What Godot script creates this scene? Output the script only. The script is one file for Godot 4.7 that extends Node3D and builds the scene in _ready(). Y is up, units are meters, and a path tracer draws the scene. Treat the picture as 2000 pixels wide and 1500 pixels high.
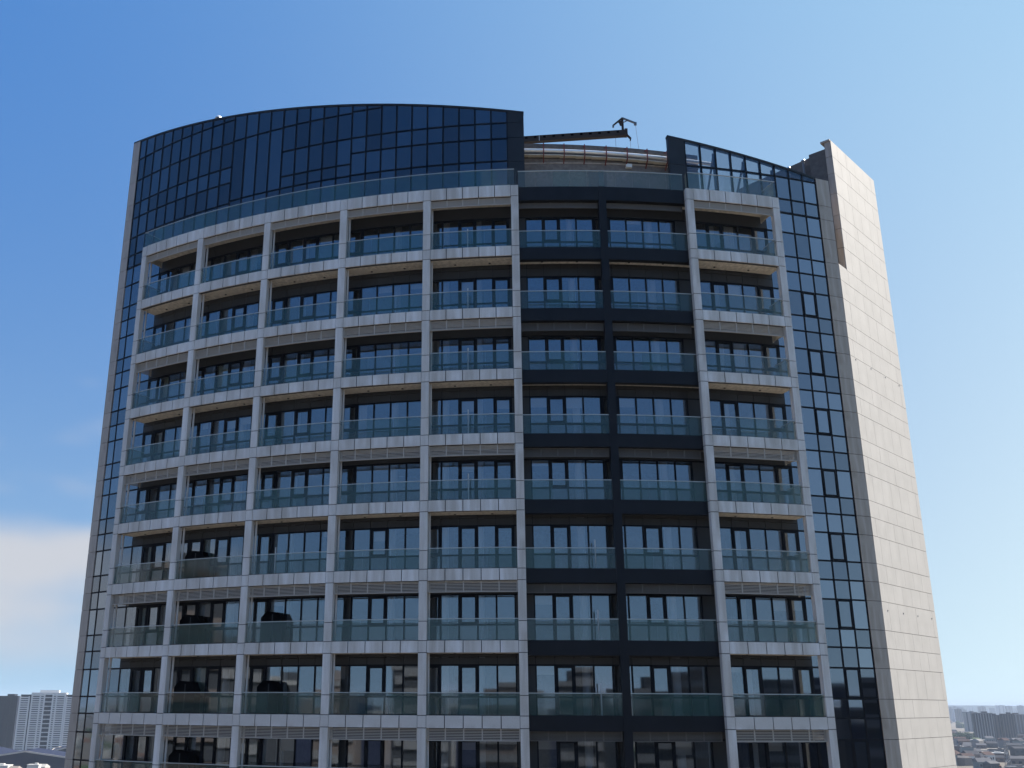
extends Node3D

# All lengths are metres. "h" values are heights measured from the camera's level;
# the camera stands CAM_Y above the ground. The facade is an arc of radius R about the tower's axis.
const CAM_Y := 78.0
const EXPO := 2.5
const AX := 7.598
const AZ := -98.036
const R := 47.18      # face of the white grid
const RW := 45.80     # face of the glass wall behind the balconies
const HALF_COL := 0.255   # half a column, degrees
const LEVEL := [28.261, 24.458, 20.782, 17.221, 13.668, 10.136, 6.598, 3.061, -0.487, -4.03]
const T_TOP := [28.15, 24.33, 20.65, 17.06, 13.55, 10.04, 6.47, 2.974, -0.557, -4.10]
const T_HEAD := [26.86, 23.13, 19.55, 16.03, 12.52, 9.0, 5.445, 1.936, -1.596]
const T_SILL := [25.30, 21.60, 18.04, 14.52, 10.985, 7.47, 3.917, 0.394, -3.14]
const BEAM := 0.579
const STEP := 1.208
const A_RIGHT := 19.33
const A_LEFT := -39.6

var rng := RandomNumberGenerator.new()
var cache := {}
var M := {}
var col_a: Array[float] = []
var tower: Node3D

# ---------------------------------------------------------------- materials
func lin(c: Vector3, a := 1.0) -> Color:
	var k := Color(c.x, c.y, c.z).linear_to_srgb()
	return Color(k.r, k.g, k.b, a)

func tone(lo: float, hi: float, freq: float, seed_: int, stretch := 1.0, size := 256, warm := 0.0) -> ImageTexture:
	# mottled weathering: a fine and a coarse layer, stretched upwards where rain has run down
	var n := FastNoiseLite.new(); n.seed = seed_; n.frequency = freq; n.fractal_octaves = 5
	var f := FastNoiseLite.new(); f.seed = seed_ + 7; f.frequency = 0.35; f.fractal_octaves = 2
	var im := Image.create(size, size, false, Image.FORMAT_RGB8)
	for y in size:
		for x in size:
			var ax := float(x) / size * TAU
			var v := n.get_noise_3d(cos(ax) * size / TAU, y / stretch, sin(ax) * size / TAU)
			var edge := smoothstep(0.0, 0.12, minf(float(y), float(size - y)) / size)
			v = v * edge * 0.9 + f.get_noise_2d(x, y) * 0.25
			var t := clampf(0.5 + v, 0.0, 1.0)
			var g := lerpf(lo, hi, t)
			im.set_pixel(x, y, Color(g, g * (1.0 - warm * 0.4 * (1.0 - t)), g * (1.0 - warm * (1.0 - t))))
	im.generate_mipmaps()
	return ImageTexture.create_from_image(im)

func mat(called: String, c: Vector3, rough := 0.7, tex: Texture2D = null, scale := 0.25, metal := 0.0, spec := 0.5) -> StandardMaterial3D:
	var m := StandardMaterial3D.new()
	m.resource_name = called
	m.albedo_color = lin(c)
	m.roughness = rough
	m.metallic = metal
	m.metallic_specular = spec
	if tex:
		m.albedo_texture = tex
		m.uv1_triplanar = true
		m.uv1_world_triplanar = true
		m.uv1_scale = Vector3.ONE * scale
	M[called] = m
	return m

func make_materials() -> void:
	var stain := tone(0.86, 1.0, 0.018, 11, 2.5)
	var streak := tone(0.79, 1.0, 0.03, 23, 9.0, 256, 0.08)
	var fine := tone(0.945, 1.0, 0.02, 61, 3.0)
	var grain := tone(0.82, 1.0, 0.05, 37, 1.0)
	var city := tone(0.72, 1.0, 0.05, 51, 1.0, 512)
	for k in 4:
		mat("white_panel_%d" % k, Vector3(0.75, 0.73, 0.705) * [1.0, 0.97, 1.025, 0.985][k], 0.45, streak, 0.22)
		mat("stone_%d" % k, Vector3(0.430, 0.413, 0.390) * [1.0, 0.99, 1.01, 0.995][k], 0.75, fine, 0.35)
		mat("beige_panel_%d" % k, Vector3(0.49, 0.435, 0.385) * [1.0, 0.96, 1.04, 0.98][k], 0.5, streak, 0.3)
	mat("joint", Vector3(0.05, 0.05, 0.055), 0.9)
	mat("navy_panel", Vector3(0.0105, 0.0120, 0.0165), 0.45, stain, 0.3, 0.0, 0.3)
	mat("slate_panel", Vector3(0.022, 0.026, 0.033), 0.42, stain, 0.3, 0.0, 0.35)
	mat("soffit", Vector3(0.74, 0.67, 0.56), 0.8, grain, 0.3)
	mat("louvre", Vector3(0.40, 0.365, 0.315), 0.5)
	mat("louvre_shaded", Vector3(0.10, 0.094, 0.085), 0.5)  # cream louvre colour darkened to imitate the shade of the recessed bays
	mat("lintel", Vector3(0.026, 0.025, 0.025), 0.6, stain, 0.4)
	mat("frame", Vector3(0.004, 0.0055, 0.010), 0.5, null, 1.0, 0.0, 0.25)
	mat("handrail", Vector3(0.40, 0.42, 0.41), 0.4, null, 1.0, 0.2)
	mat("pipe", Vector3(0.62, 0.61, 0.58), 0.5)
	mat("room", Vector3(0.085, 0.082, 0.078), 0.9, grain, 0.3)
	mat("room_column", Vector3(0.26, 0.27, 0.27), 0.8)
	mat("blind", Vector3(0.20, 0.20, 0.185), 0.9)
	mat("curtain", Vector3(0.14, 0.17, 0.13), 0.95)
	mat("roof_deck", Vector3(0.20, 0.19, 0.18), 0.9, grain, 0.2)
	mat("plaster", Vector3(0.22, 0.195, 0.175), 0.85, grain, 0.25)
	mat("dark_plaster", Vector3(0.13, 0.12, 0.115), 0.85, grain, 0.25)
	mat("cream_ledge", Vector3(0.58, 0.52, 0.42), 0.7)
	mat("aluminium", Vector3(0.82, 0.81, 0.79), 0.38, null, 1.0, 0.5)
	mat("red_paint", Vector3(0.16, 0.028, 0.024), 0.5)
	mat("crane_brown", Vector3(0.052, 0.042, 0.038), 0.6, null, 1.0, 0.0, 0.2)
	mat("steel", Vector3(0.16, 0.16, 0.165), 0.45, null, 1.0, 0.4)
	mat("matt_black", Vector3(0.002, 0.002, 0.003), 0.9, null, 1.0, 0.0, 0.1)  # for shapes imitating dark window reflections, and the boom openings
	mat("cable", Vector3(0.06, 0.06, 0.06), 0.6)
	mat("lamp_glass", Vector3(0.7, 0.7, 0.66), 0.4)
	for k in 4:
		mat("crown_glass_%d" % k, Vector3(0.098, 0.108, 0.122) * [0.82, 0.95, 1.05, 1.2][k], 0.02 + 0.01 * k, null, 1.0, 1.0, 0.5)
		mat("coated_glass_%d" % k, Vector3(0.20, 0.23, 0.265) * [0.84, 0.95, 1.06, 1.18][k], 0.02 + 0.01 * k, null, 1.0, 1.0, 0.5)
	# clear, lightly coated window glass: a little of it mirrors, the rest lets the room be seen
	var w := Image.create(4, 4, false, Image.FORMAT_RGB8); w.fill(Color.WHITE)
	var wt := ImageTexture.create_from_image(w)
	for k in [["window_glass", Vector3(0.80, 0.90, 1.0), 0.135], ["screen_glass", Vector3(0.05, 0.13, 0.24), 0.36]]:
		var p := StandardMaterial3D.new()
		p.resource_name = k[0]
		p.albedo_color = lin(k[1], k[2]); p.albedo_texture = wt
		p.transparency = BaseMaterial3D.TRANSPARENCY_ALPHA
		p.metallic = 1.0 if k[0] == "window_glass" else 0.0
		p.roughness = 0.02
		M[k[0]] = p
	var b := StandardMaterial3D.new()
	b.resource_name = "balustrade_glass"
	b.albedo_color = lin(Vector3(0.020, 0.085, 0.082), 0.30)
	b.transparency = BaseMaterial3D.TRANSPARENCY_ALPHA
	b.roughness = 0.05
	b.metallic_specular = 0.42
	b.backlight_enabled = true; b.backlight = Color(0.10, 0.10, 0.10)
	M["balustrade_glass"] = b
	for k in 3:
		var v: StandardMaterial3D = b.duplicate()
		v.resource_name = "balustrade_glass_%d" % k
		v.albedo_color = lin(Vector3(0.026, 0.098, 0.088) * [0.9, 1.0, 1.25][k], [0.17, 0.21, 0.25][k])
		v.roughness = [0.04, 0.07, 0.11][k]
		M[v.resource_name] = v
	# the city
	mat("ground", Vector3(0.205, 0.183, 0.158), 0.95, city, 0.006)
	mat("hill", Vector3(0.09, 0.11, 0.075), 0.95, city, 0.0006)
	mat("foliage", Vector3(0.045, 0.085, 0.03), 0.9)
	mat("bark", Vector3(0.08, 0.06, 0.045), 0.9)
	mat("tower_white", Vector3(0.60, 0.60, 0.60), 0.7)
	mat("tower_dark", Vector3(0.022, 0.028, 0.042), 0.4)
	mat("block_grey", Vector3(0.24, 0.24, 0.24), 0.8)
	mat("block_dark", Vector3(0.05, 0.054, 0.062), 0.7)
	mat("block_brown", Vector3(0.15, 0.125, 0.115), 0.8)
	mat("block_pale", Vector3(0.42, 0.41, 0.40), 0.8)
	mat("shed_blue", Vector3(0.020, 0.026, 0.052), 0.6)
	mat("shed_trim", Vector3(0.46, 0.42, 0.38), 0.7)
	mat("low_white", Vector3(0.50, 0.49, 0.47), 0.7)
	mat("low_grey", Vector3(0.17, 0.17, 0.175), 0.85)
	mat("low_teal", Vector3(0.16, 0.19, 0.19), 0.8)
	mat("low_brick", Vector3(0.12, 0.085, 0.075), 0.85)
	mat("roof_red", Vector3(0.075, 0.052, 0.047), 0.85)
	mat("roof_grey", Vector3(0.11, 0.11, 0.118), 0.8)
	mat("roof_dark", Vector3(0.055, 0.055, 0.062), 0.8)
	for k in ["ground", "hill", "tower_white", "tower_dark", "block_grey", "block_dark", "block_brown", "block_pale", "shed_blue", "shed_trim", "low_white", "low_grey", "low_teal", "low_brick", "roof_red", "roof_grey", "roof_dark"]:
		M[k].metallic_specular = 0.12; M[k].roughness = 0.95

# ---------------------------------------------------------------- meshes
func P(r: float, a: float, y: float) -> Vector3:
	return Vector3(r * sin(deg_to_rad(a)), y, r * cos(deg_to_rad(a)))

func quad(st: SurfaceTool, a: Vector3, b: Vector3, c: Vector3, d: Vector3, n: Vector3) -> void:
	var list := [a, b, c, a, c, d]
	if (b - a).cross(c - a).dot(n) > 0.0:
		list = [a, c, b, a, d, c]
	for v in list:
		st.set_normal(n); st.add_vertex(v)

func begin() -> SurfaceTool:
	var st := SurfaceTool.new(); st.begin(Mesh.PRIMITIVE_TRIANGLES); return st

func hexa(st: SurfaceTool, p: Array) -> void:
	# p: bottom four corners in order, then the top four above them
	var mid := Vector3.ZERO
	for v in p: mid += v / 8.0
	for f in [[0, 1, 2, 3], [4, 5, 6, 7], [0, 1, 5, 4], [1, 2, 6, 5], [2, 3, 7, 6], [3, 0, 4, 7]]:
		var a: Vector3 = p[f[0]]; var b: Vector3 = p[f[1]]; var c: Vector3 = p[f[2]]; var d: Vector3 = p[f[3]]
		var n := (c - a).cross(d - b).normalized()
		if n.dot((a + b + c + d) / 4.0 - mid) < 0.0: n = -n
		quad(st, a, b, c, d, n)

func box(st: SurfaceTool, c: Vector3, s: Vector3, turn := Basis.IDENTITY) -> void:
	var h := s / 2.0
	var p := []
	for y in [-h.y, h.y]:
		for k in [[-1, -1], [1, -1], [1, 1], [-1, 1]]:
			p.append(c + turn * Vector3(h.x * k[0], y, h.z * k[1]))
	hexa(st, p)

func bar(st: SurfaceTool, a: Vector3, b: Vector3, w: float, h: float) -> void:
	var f := (b - a).normalized()
	var side := f.cross(Vector3.UP)
	side = Vector3.RIGHT if side.length() < 0.01 else side.normalized()
	var up := side.cross(f)
	var p := []
	for q in [a, b]:
		for k in [[-1, -1], [1, -1], [1, 1], [-1, 1]]:
			p.append(q + side * (w / 2 * k[0]) + up * (h / 2 * k[1]))
	hexa(st, p)

func tube(st: SurfaceTool, pts: Array, r: float, sides := 8) -> void:
	var rings := []
	for i in pts.size():
		var f: Vector3 = (pts[mini(i + 1, pts.size() - 1)] - pts[maxi(i - 1, 0)]).normalized()
		var s := f.cross(Vector3.UP)
		s = Vector3.RIGHT if s.length() < 0.01 else s.normalized()
		var u := s.cross(f)
		var ring := []
		for k in sides:
			var t := TAU * k / sides
			ring.append([pts[i] + (s * cos(t) + u * sin(t)) * r, s * cos(t) + u * sin(t)])
		rings.append(ring)
	for i in pts.size() - 1:
		for k in sides:
			var k2 := (k + 1) % sides
			var q := [rings[i][k], rings[i][k2], rings[i + 1][k2], rings[i + 1][k]]
			var n: Vector3 = q[0][1] + q[1][1]
			var order := [0, 1, 2, 0, 2, 3]
			if (q[1][0] - q[0][0]).cross(q[2][0] - q[0][0]).dot(n) > 0.0: order = [0, 2, 1, 0, 3, 2]
			for o in order:
				st.set_normal(q[o][1]); st.add_vertex(q[o][0])
	for e in [0, pts.size() - 1]:
		var n: Vector3 = (pts[0] - pts[1]) if e == 0 else (pts[e] - pts[e - 1])
		for k in range(1, sides - 1):
			var a: Vector3 = rings[e][0][0]; var b: Vector3 = rings[e][k][0]; var c: Vector3 = rings[e][k + 1][0]
			for v in ([a, c, b] if (b - a).cross(c - a).dot(n) > 0.0 else [a, b, c]):
				st.set_normal(n.normalized()); st.add_vertex(v)

func arc(st: SurfaceTool, r0: float, r1: float, a0: float, a1: float, y0: float, y1: float, n := 1, y1b := INF) -> void:
	# a block between two radii, two angles and two heights; its top may slope from y1 to y1b
	if y1b == INF: y1b = y1
	for i in n:
		var f := float(i) / n; var g := float(i + 1) / n
		var a := lerpf(a0, a1, f); var b := lerpf(a0, a1, g)
		var ta := lerpf(y1, y1b, f); var tb := lerpf(y1, y1b, g)
		var mid := P(1.0, (a + b) / 2, 0.0)
		quad(st, P(r1, a, y0), P(r1, b, y0), P(r1, b, tb), P(r1, a, ta), mid)
		quad(st, P(r0, a, y0), P(r0, b, y0), P(r0, b, tb), P(r0, a, ta), -mid)
		quad(st, P(r0, a, ta), P(r0, b, tb), P(r1, b, tb), P(r1, a, ta), Vector3.UP)
		quad(st, P(r0, a, y0), P(r0, b, y0), P(r1, b, y0), P(r1, a, y0), Vector3.DOWN)
	for e in [[a0, y1, -1.0], [a1, y1b, 1.0]]:
		var t: Vector3 = P(1.0, e[0] + 90.0, 0.0) * e[2]
		quad(st, P(r0, e[0], y0), P(r1, e[0], y0), P(r1, e[0], e[1]), P(r0, e[0], e[1]), t)

func prism(st: SurfaceTool, pts: Array, y0: float, y1: float) -> void:
	var poly := PackedVector2Array(pts)
	var tri := Geometry2D.triangulate_polygon(poly)
	for i in range(0, tri.size(), 3):
		for e in [[y0, Vector3.DOWN], [y1, Vector3.UP]]:
			var v := []
			for k in 3: v.append(Vector3(poly[tri[i + k]].x, e[0], poly[tri[i + k]].y))
			if (v[1] - v[0]).cross(v[2] - v[0]).dot(e[1]) > 0.0: v.reverse()
			for q in v:
				st.set_normal(e[1]); st.add_vertex(q)
	var c := Vector2.ZERO
	for p in poly: c += p / poly.size()
	for i in poly.size():
		var a := poly[i]; var b := poly[(i + 1) % poly.size()]
		var n := Vector2(b.y - a.y, a.x - b.x).normalized()
		if n.dot((a + b) / 2 - c) < 0: n = -n
		quad(st, Vector3(a.x, y0, a.y), Vector3(b.x, y0, b.y), Vector3(b.x, y1, b.y), Vector3(a.x, y1, a.y), Vector3(n.x, 0, n.y))

# ---------------------------------------------------------------- nodes
func add(parent: Node3D, called: String, mesh: Mesh, m: String, at := Vector3.ZERO, turn := 0.0) -> MeshInstance3D:
	var o := MeshInstance3D.new()
	o.name = called; o.mesh = mesh; o.material_override = M[m]
	o.position = at; o.rotation.y = turn
	parent.add_child(o, true)
	return o

func put(parent: Node3D, called: String, st: SurfaceTool, m: String, at := Vector3.ZERO, turn := 0.0) -> MeshInstance3D:
	return add(parent, called, st.commit(), m, at, turn)

func sub(parent: Node3D, called: String) -> Node3D:
	var o := Node3D.new(); o.name = called; parent.add_child(o, true); return o

func thing(called: String, label: String, category: String, at := Vector3.ZERO, turn := 0.0, group := "") -> Node3D:
	var o := Node3D.new(); o.name = called
	add_child(o, true)
	o.position = at; o.rotation.y = turn
	o.set_meta("label", label); o.set_meta("category", category)
	if group: o.set_meta("group", group)
	return o

# a piece of the facade: radii, angles in degrees, heights from the camera's level; alike pieces share a mesh
func piece(parent: Node3D, called: String, m: String, r0: float, r1: float, a0: float, a1: float, y0: float, y1: float, n := 1) -> MeshInstance3D:
	var key := "%d_%d_%d_%d_%d" % [roundi(r0 * 1000), roundi(r1 * 1000), roundi((a1 - a0) * 1000), roundi((y1 - y0) * 500), n]
	if not cache.has(key):
		var st := begin()
		arc(st, r0, r1, -(a1 - a0) / 2, (a1 - a0) / 2, 0.0, y1 - y0, n)
		cache[key] = st.commit()
	return add(parent, called, cache[key], m, Vector3(0, CAM_Y + y0, 0), deg_to_rad((a0 + a1) / 2))

# a pane: flat, in one of several variants that lean by a millimetre or two, as real panes do
func pane(parent: Node3D, called: String, m: String, a0: float, a1: float, y0: float, y1: float, r := 45.775, slope := INF) -> MeshInstance3D:
	var k := rng.randi_range(0, 7)
	var key := "p%d_%d_%d_%d" % [k, roundi((a1 - a0) * 200), roundi((y1 - y0) * 100), roundi(r * 1000)]
	if slope != INF: key += "_%d" % roundi(slope * 200)
	if not cache.has(key):
		var s := RandomNumberGenerator.new(); s.seed = 100 + k
		var lx := s.randf_range(-0.004, 0.004); var ly := s.randf_range(-0.005, 0.005)
		var w := (a1 - a0) / 2; var h := y1 - y0; var h2 := h if slope == INF else h + slope
		var p := []
		for e in [[0.0, 0.0, -1], [h, h2, 1]]:
			for c in [[-1, 0], [1, 0], [1, 1], [-1, 1]]:
				p.append(P(r - 0.012 * c[1] + lx * c[0] + ly * e[2], w * c[0], e[0] if c[0] < 0 else e[1]))
		var st := begin(); hexa(st, p); cache[key] = st.commit()
	return add(parent, called, cache[key], m, Vector3(0, CAM_Y + y0, 0), deg_to_rad((a0 + a1) / 2))

func grid(j: float) -> float:
	return A_RIGHT - STEP * j

func roofline(a: float) -> float:
	return 34.66 - 0.1633 * (AX + RW * sin(deg_to_rad(a)))

func variant(kind: String) -> String:
	return "%s_%d" % [kind, rng.randi_range(0, 3)]

# ---------------------------------------------------------------- camera, sky, sun
func set_view() -> void:
	var cam := Camera3D.new(); cam.name = "camera"
	cam.projection = Camera3D.PROJECTION_FRUSTUM
	cam.near = 0.1; cam.far = 60000.0
	cam.size = 2.0 * 750.0 / 1959.48 * 0.1
	cam.frustum_offset = Vector2((1000.0 - 866.0) / 1959.48 * 0.1, 0.0)
	cam.position = Vector3(0, CAM_Y, 0)
	cam.basis = Basis(Vector3.RIGHT, deg_to_rad(17.745)) * Basis(Vector3.BACK, deg_to_rad(0.264))
	add_child(cam); cam.current = true

	var az := deg_to_rad(68.0); var el := deg_to_rad(46.0)
	var to_sun := Vector3(sin(az) * cos(el), sin(el), -cos(az) * cos(el))
	var sun := DirectionalLight3D.new(); sun.name = "sun"
	sun.light_energy = 1.5; sun.light_angular_distance = 0.5
	sun.light_color = Color(1.0, 0.965, 0.92); sun.shadow_enabled = true
	add_child(sun)
	sun.look_at_from_position(to_sun * 100.0, Vector3.ZERO)

	var n := FastNoiseLite.new(); n.seed = 5; n.frequency = 1.0; n.fractal_octaves = 5
	var w := 1024; var h := 512
	var im := Image.create(w, h, false, Image.FORMAT_RGBF)
	for y in h:
		var e := (0.5 - (y + 0.5) / h) * PI
		var ed := maxf(rad_to_deg(e), 0.0)
		for x in w:
			var a := (x + 0.5) / w * TAU
			var d := Vector3(sin(a) * cos(e), sin(e), -cos(a) * cos(e))
			var g := rad_to_deg(d.angle_to(to_sun))
			var low := exp(-ed / 15.0); var near := exp(-pow(g / 50.0, 3.0))
			var c := Vector3(0.030, 0.185, 0.59) + low * Vector3(0.37, 0.44, 0.23) + near * Vector3(0.245, 0.36, 0.255) + low * near * Vector3(1.25, 1.0, 0.55)
			c = Vector3(minf(c.x, 1.1), minf(c.y, 1.1), minf(c.z, 1.1))
			if ed < 20.0:
				# a bank of thin cloud low down, heavier away from the sun
				var away := 0.5 + 0.5 * cos(a + deg_to_rad(62.0))
				var v := n.get_noise_3d(d.x * 2.2 + 3.1, ed * 0.16, d.z * 2.2) * 0.9 + n.get_noise_3d(d.x * 9.0, ed * 0.6 + 5.0, d.z * 9.0) * 0.35
				var body := smoothstep(0.0, 0.34, away - 0.62 + v * 0.30 - maxf(0.0, ed - 7.4) * 0.16) * smoothstep(0.2, 4.5, ed)
				var wisp := smoothstep(0.12, 0.5, away * 0.55 - 0.35 + n.get_noise_3d(d.x * 7.0, ed * 0.55, d.z * 7.0) * 0.8 - absf(ed - 11.0) * 0.05) * 0.16
				c = c.lerp(Vector3(0.64, 0.655, 0.70), clampf(maxf(body * 0.92, wisp), 0.0, 1.0))
			if e < 0.0: c = Vector3(0.40, 0.42, 0.45)
			c /= EXPO
			im.set_pixel(x, y, Color(c.x, c.y, c.z))
	var sm := PanoramaSkyMaterial.new(); sm.panorama = ImageTexture.create_from_image(im)
	var sky := Sky.new(); sky.sky_material = sm
	var env := Environment.new()
	env.background_mode = Environment.BG_SKY; env.sky = sky
	env.tonemap_mode = Environment.TONE_MAPPER_LINEAR; env.tonemap_exposure = EXPO
	env.sdfgi_enabled = true; env.ssao_enabled = true; env.ssil_enabled = true
	env.fog_enabled = true; env.fog_density = 0.00006; env.fog_light_color = Color(0.84, 0.91, 1.0)
	var we := WorldEnvironment.new(); we.name = "environment"; we.environment = env
	add_child(we)

# ---------------------------------------------------------------- the tower
func column_angles() -> void:
	for k in 9:
		col_a.append(-34.91 + 6.105 * k if k < 8 else 14.33)

func dark_bay(b: int) -> bool:
	return b == 5 or b == 6

func build_columns() -> void:
	for k in 9:
		var a := col_a[k]
		var c := sub(tower, "column")
		if k == 6:
			piece(c, "shaft", "navy_panel", 46.45, 46.86, a - HALF_COL, a + HALF_COL, -4.03, 28.30)
			c.set_meta("label", "dark navy column between the two recessed dark bays")
			continue
		piece(c, "core", "joint", 46.90, 47.15, a - HALF_COL * 0.92, a + HALF_COL * 0.92, -4.6, 28.255)
		for lv in 9:
			var y := [LEVEL[lv], LEVEL[lv] - (BEAM if lv > 0 else 0.70), LEVEL[lv + 1] + 0.95, LEVEL[lv + 1]]
			for s in 3:
				piece(c, "column_panel", variant("white_panel"), 46.88, 47.188, a - HALF_COL, a + HALF_COL, y[s + 1] + 0.018, y[s] - 0.018)
		if k < 5 or k == 7:
			# the white downpipe that runs behind each column
			var st := begin()
			tube(st, [P(46.74, a + 0.285, CAM_Y - 4.0), P(46.74, a + 0.285, CAM_Y + 28.2)], 0.06, 8)
			put(tower, "downpipe", st, "white_panel_1")

func build_beams() -> void:
	for lv in 10:
		var bh := BEAM if lv > 0 else 0.70
		var top: float = LEVEL[lv]
		for b in 8:
			var a0 := col_a[b]; var a1 := col_a[b + 1]
			var slab := sub(tower, "balcony_slab")
			piece(slab, "soffit", "soffit", 45.90, 46.46 if dark_bay(b) else 46.92, a0, a1, top - bh + 0.008, top - 0.06, 5)
			if lv % 2 == 1 and lv < 8:
				for t in [0.3, 0.7]:
					var aa := lerpf(a0, a1, t)
					var ds := begin(); tube(ds, [P(46.2, aa, CAM_Y + top - bh - 0.02), P(46.2, aa, CAM_Y + top - bh + 0.03)], 0.065, 8)
					put(slab, "downlight", ds, "lintel")
			var beam := sub(tower, "beam")
			if dark_bay(b):
				piece(beam, "fascia", "navy_panel", 46.46, 46.83, a0 + 0.0, a1, top - bh - 0.12, top + 0.03, 5)
				continue
			piece(beam, "backing", "joint", 46.90, 47.14, a0, a1, top - bh + 0.004, top - 0.012, 5)
			var s0 := a0 + HALF_COL; var w := (a1 - a0 - 2 * HALF_COL) / 5.0
			for i in 5:
				piece(beam, "panel", variant("white_panel"), 47.10, 47.18, s0 + w * i + 0.027, s0 + w * (i + 1) - 0.027, top - bh, top)
		# louvred screens in front of the outdoor units hang under every second beam
		if lv % 2 == 0 and lv < 9:
			for b in 8:
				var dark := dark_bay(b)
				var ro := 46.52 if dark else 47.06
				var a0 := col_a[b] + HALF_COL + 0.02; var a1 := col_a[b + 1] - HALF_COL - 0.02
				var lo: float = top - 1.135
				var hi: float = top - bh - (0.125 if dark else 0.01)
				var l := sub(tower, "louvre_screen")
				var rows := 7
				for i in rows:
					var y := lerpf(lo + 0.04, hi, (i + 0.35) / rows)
					piece(l, "slat", "louvre_shaded" if dark else "louvre", ro - 0.07, ro - 0.01, a0, a1, y - 0.016, y + 0.016, 5)
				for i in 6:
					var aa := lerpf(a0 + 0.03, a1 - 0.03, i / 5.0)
					piece(l, "stile", "louvre_shaded" if dark else "louvre", ro - 0.05, ro, aa - 0.035, aa + 0.035, lo, hi)
				piece(l, "bottom_rail", "louvre_shaded" if dark else "louvre", ro - 0.09, ro + 0.004, a0, a1, lo - 0.03, lo + 0.02, 5)
				if b == 7 or b == 0:
					# the screen turns the corner at the end of the row
					var e := (col_a[8] - HALF_COL - 0.1) if b == 7 else (col_a[0] + HALF_COL + 0.1)
					for i in rows:
						var y := lerpf(lo + 0.04, hi, (i + 0.35) / rows)
						piece(l, "slat", "louvre", 45.95, 46.95, e - 0.03, e + 0.03, y - 0.018, y + 0.018)
					for rr in [45.95, 46.92]:
						piece(l, "stile", "louvre", rr, rr + 0.05, e - 0.045, e + 0.045, lo, hi)

func build_balustrades() -> void:
	for lv in 10:
		var y: float = LEVEL[lv]
		for b in 8:
			var dark := dark_bay(b)
			var r := 46.80 if dark else 47.09
			var edge := 0.0 if (lv == 0 and not dark) else HALF_COL
			var a0 := col_a[b] + (edge if not (lv == 0 and b == 6) else -0.2); var a1 := col_a[b + 1] - (edge if not (lv == 0 and b == 5) else -0.2)
			if lv == 0 and b == 0: a0 -= 0.3
			if lv == 0 and b == 7: a1 += 0.15
			var bal := sub(tower, "balustrade")
			var n := 5 if lv == 0 else 3
			for i in n:
				var p0 := lerpf(a0, a1, float(i) / n) + 0.012; var p1 := lerpf(a0, a1, float(i + 1) / n) - 0.012
				piece(bal, "glass_panel", "balustrade_glass_%d" % rng.randi_range(0, 2), r - 0.014, r, p0, p1, y + 0.035, y + 1.04, 2)
			piece(bal, "handrail", "handrail", r - 0.035, r + 0.02, a0, a1, y + 1.045, y + 1.085, 5)
			piece(bal, "shoe", "frame", r - 0.05, r + 0.012, a0, a1, y + 0.002, y + 0.034, 5)
			if b == 0 or b == 7:
				var e := a0 + 0.1 if b == 0 else a1 - 0.1
				piece(bal, "end_panel", "balustrade_glass", 45.90, r - 0.05, e - 0.009, e + 0.009, y + 0.035, y + 1.04)
				piece(bal, "end_rail", "handrail", 45.90, r - 0.05, e - 0.03, e + 0.03, y + 1.045, y + 1.085)
			if lv == 0 and (b == 4 or b == 7):
				var e2 := col_a[5] + 0.1 if b == 4 else col_a[7] - 0.1
				piece(bal, "end_panel", "balustrade_glass", 46.84, 47.05, e2 - 0.009, e2 + 0.009, y + 0.035, y + 1.04)

func solid_segment(j: int) -> bool:
	return j == 19 or j == 9

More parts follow.
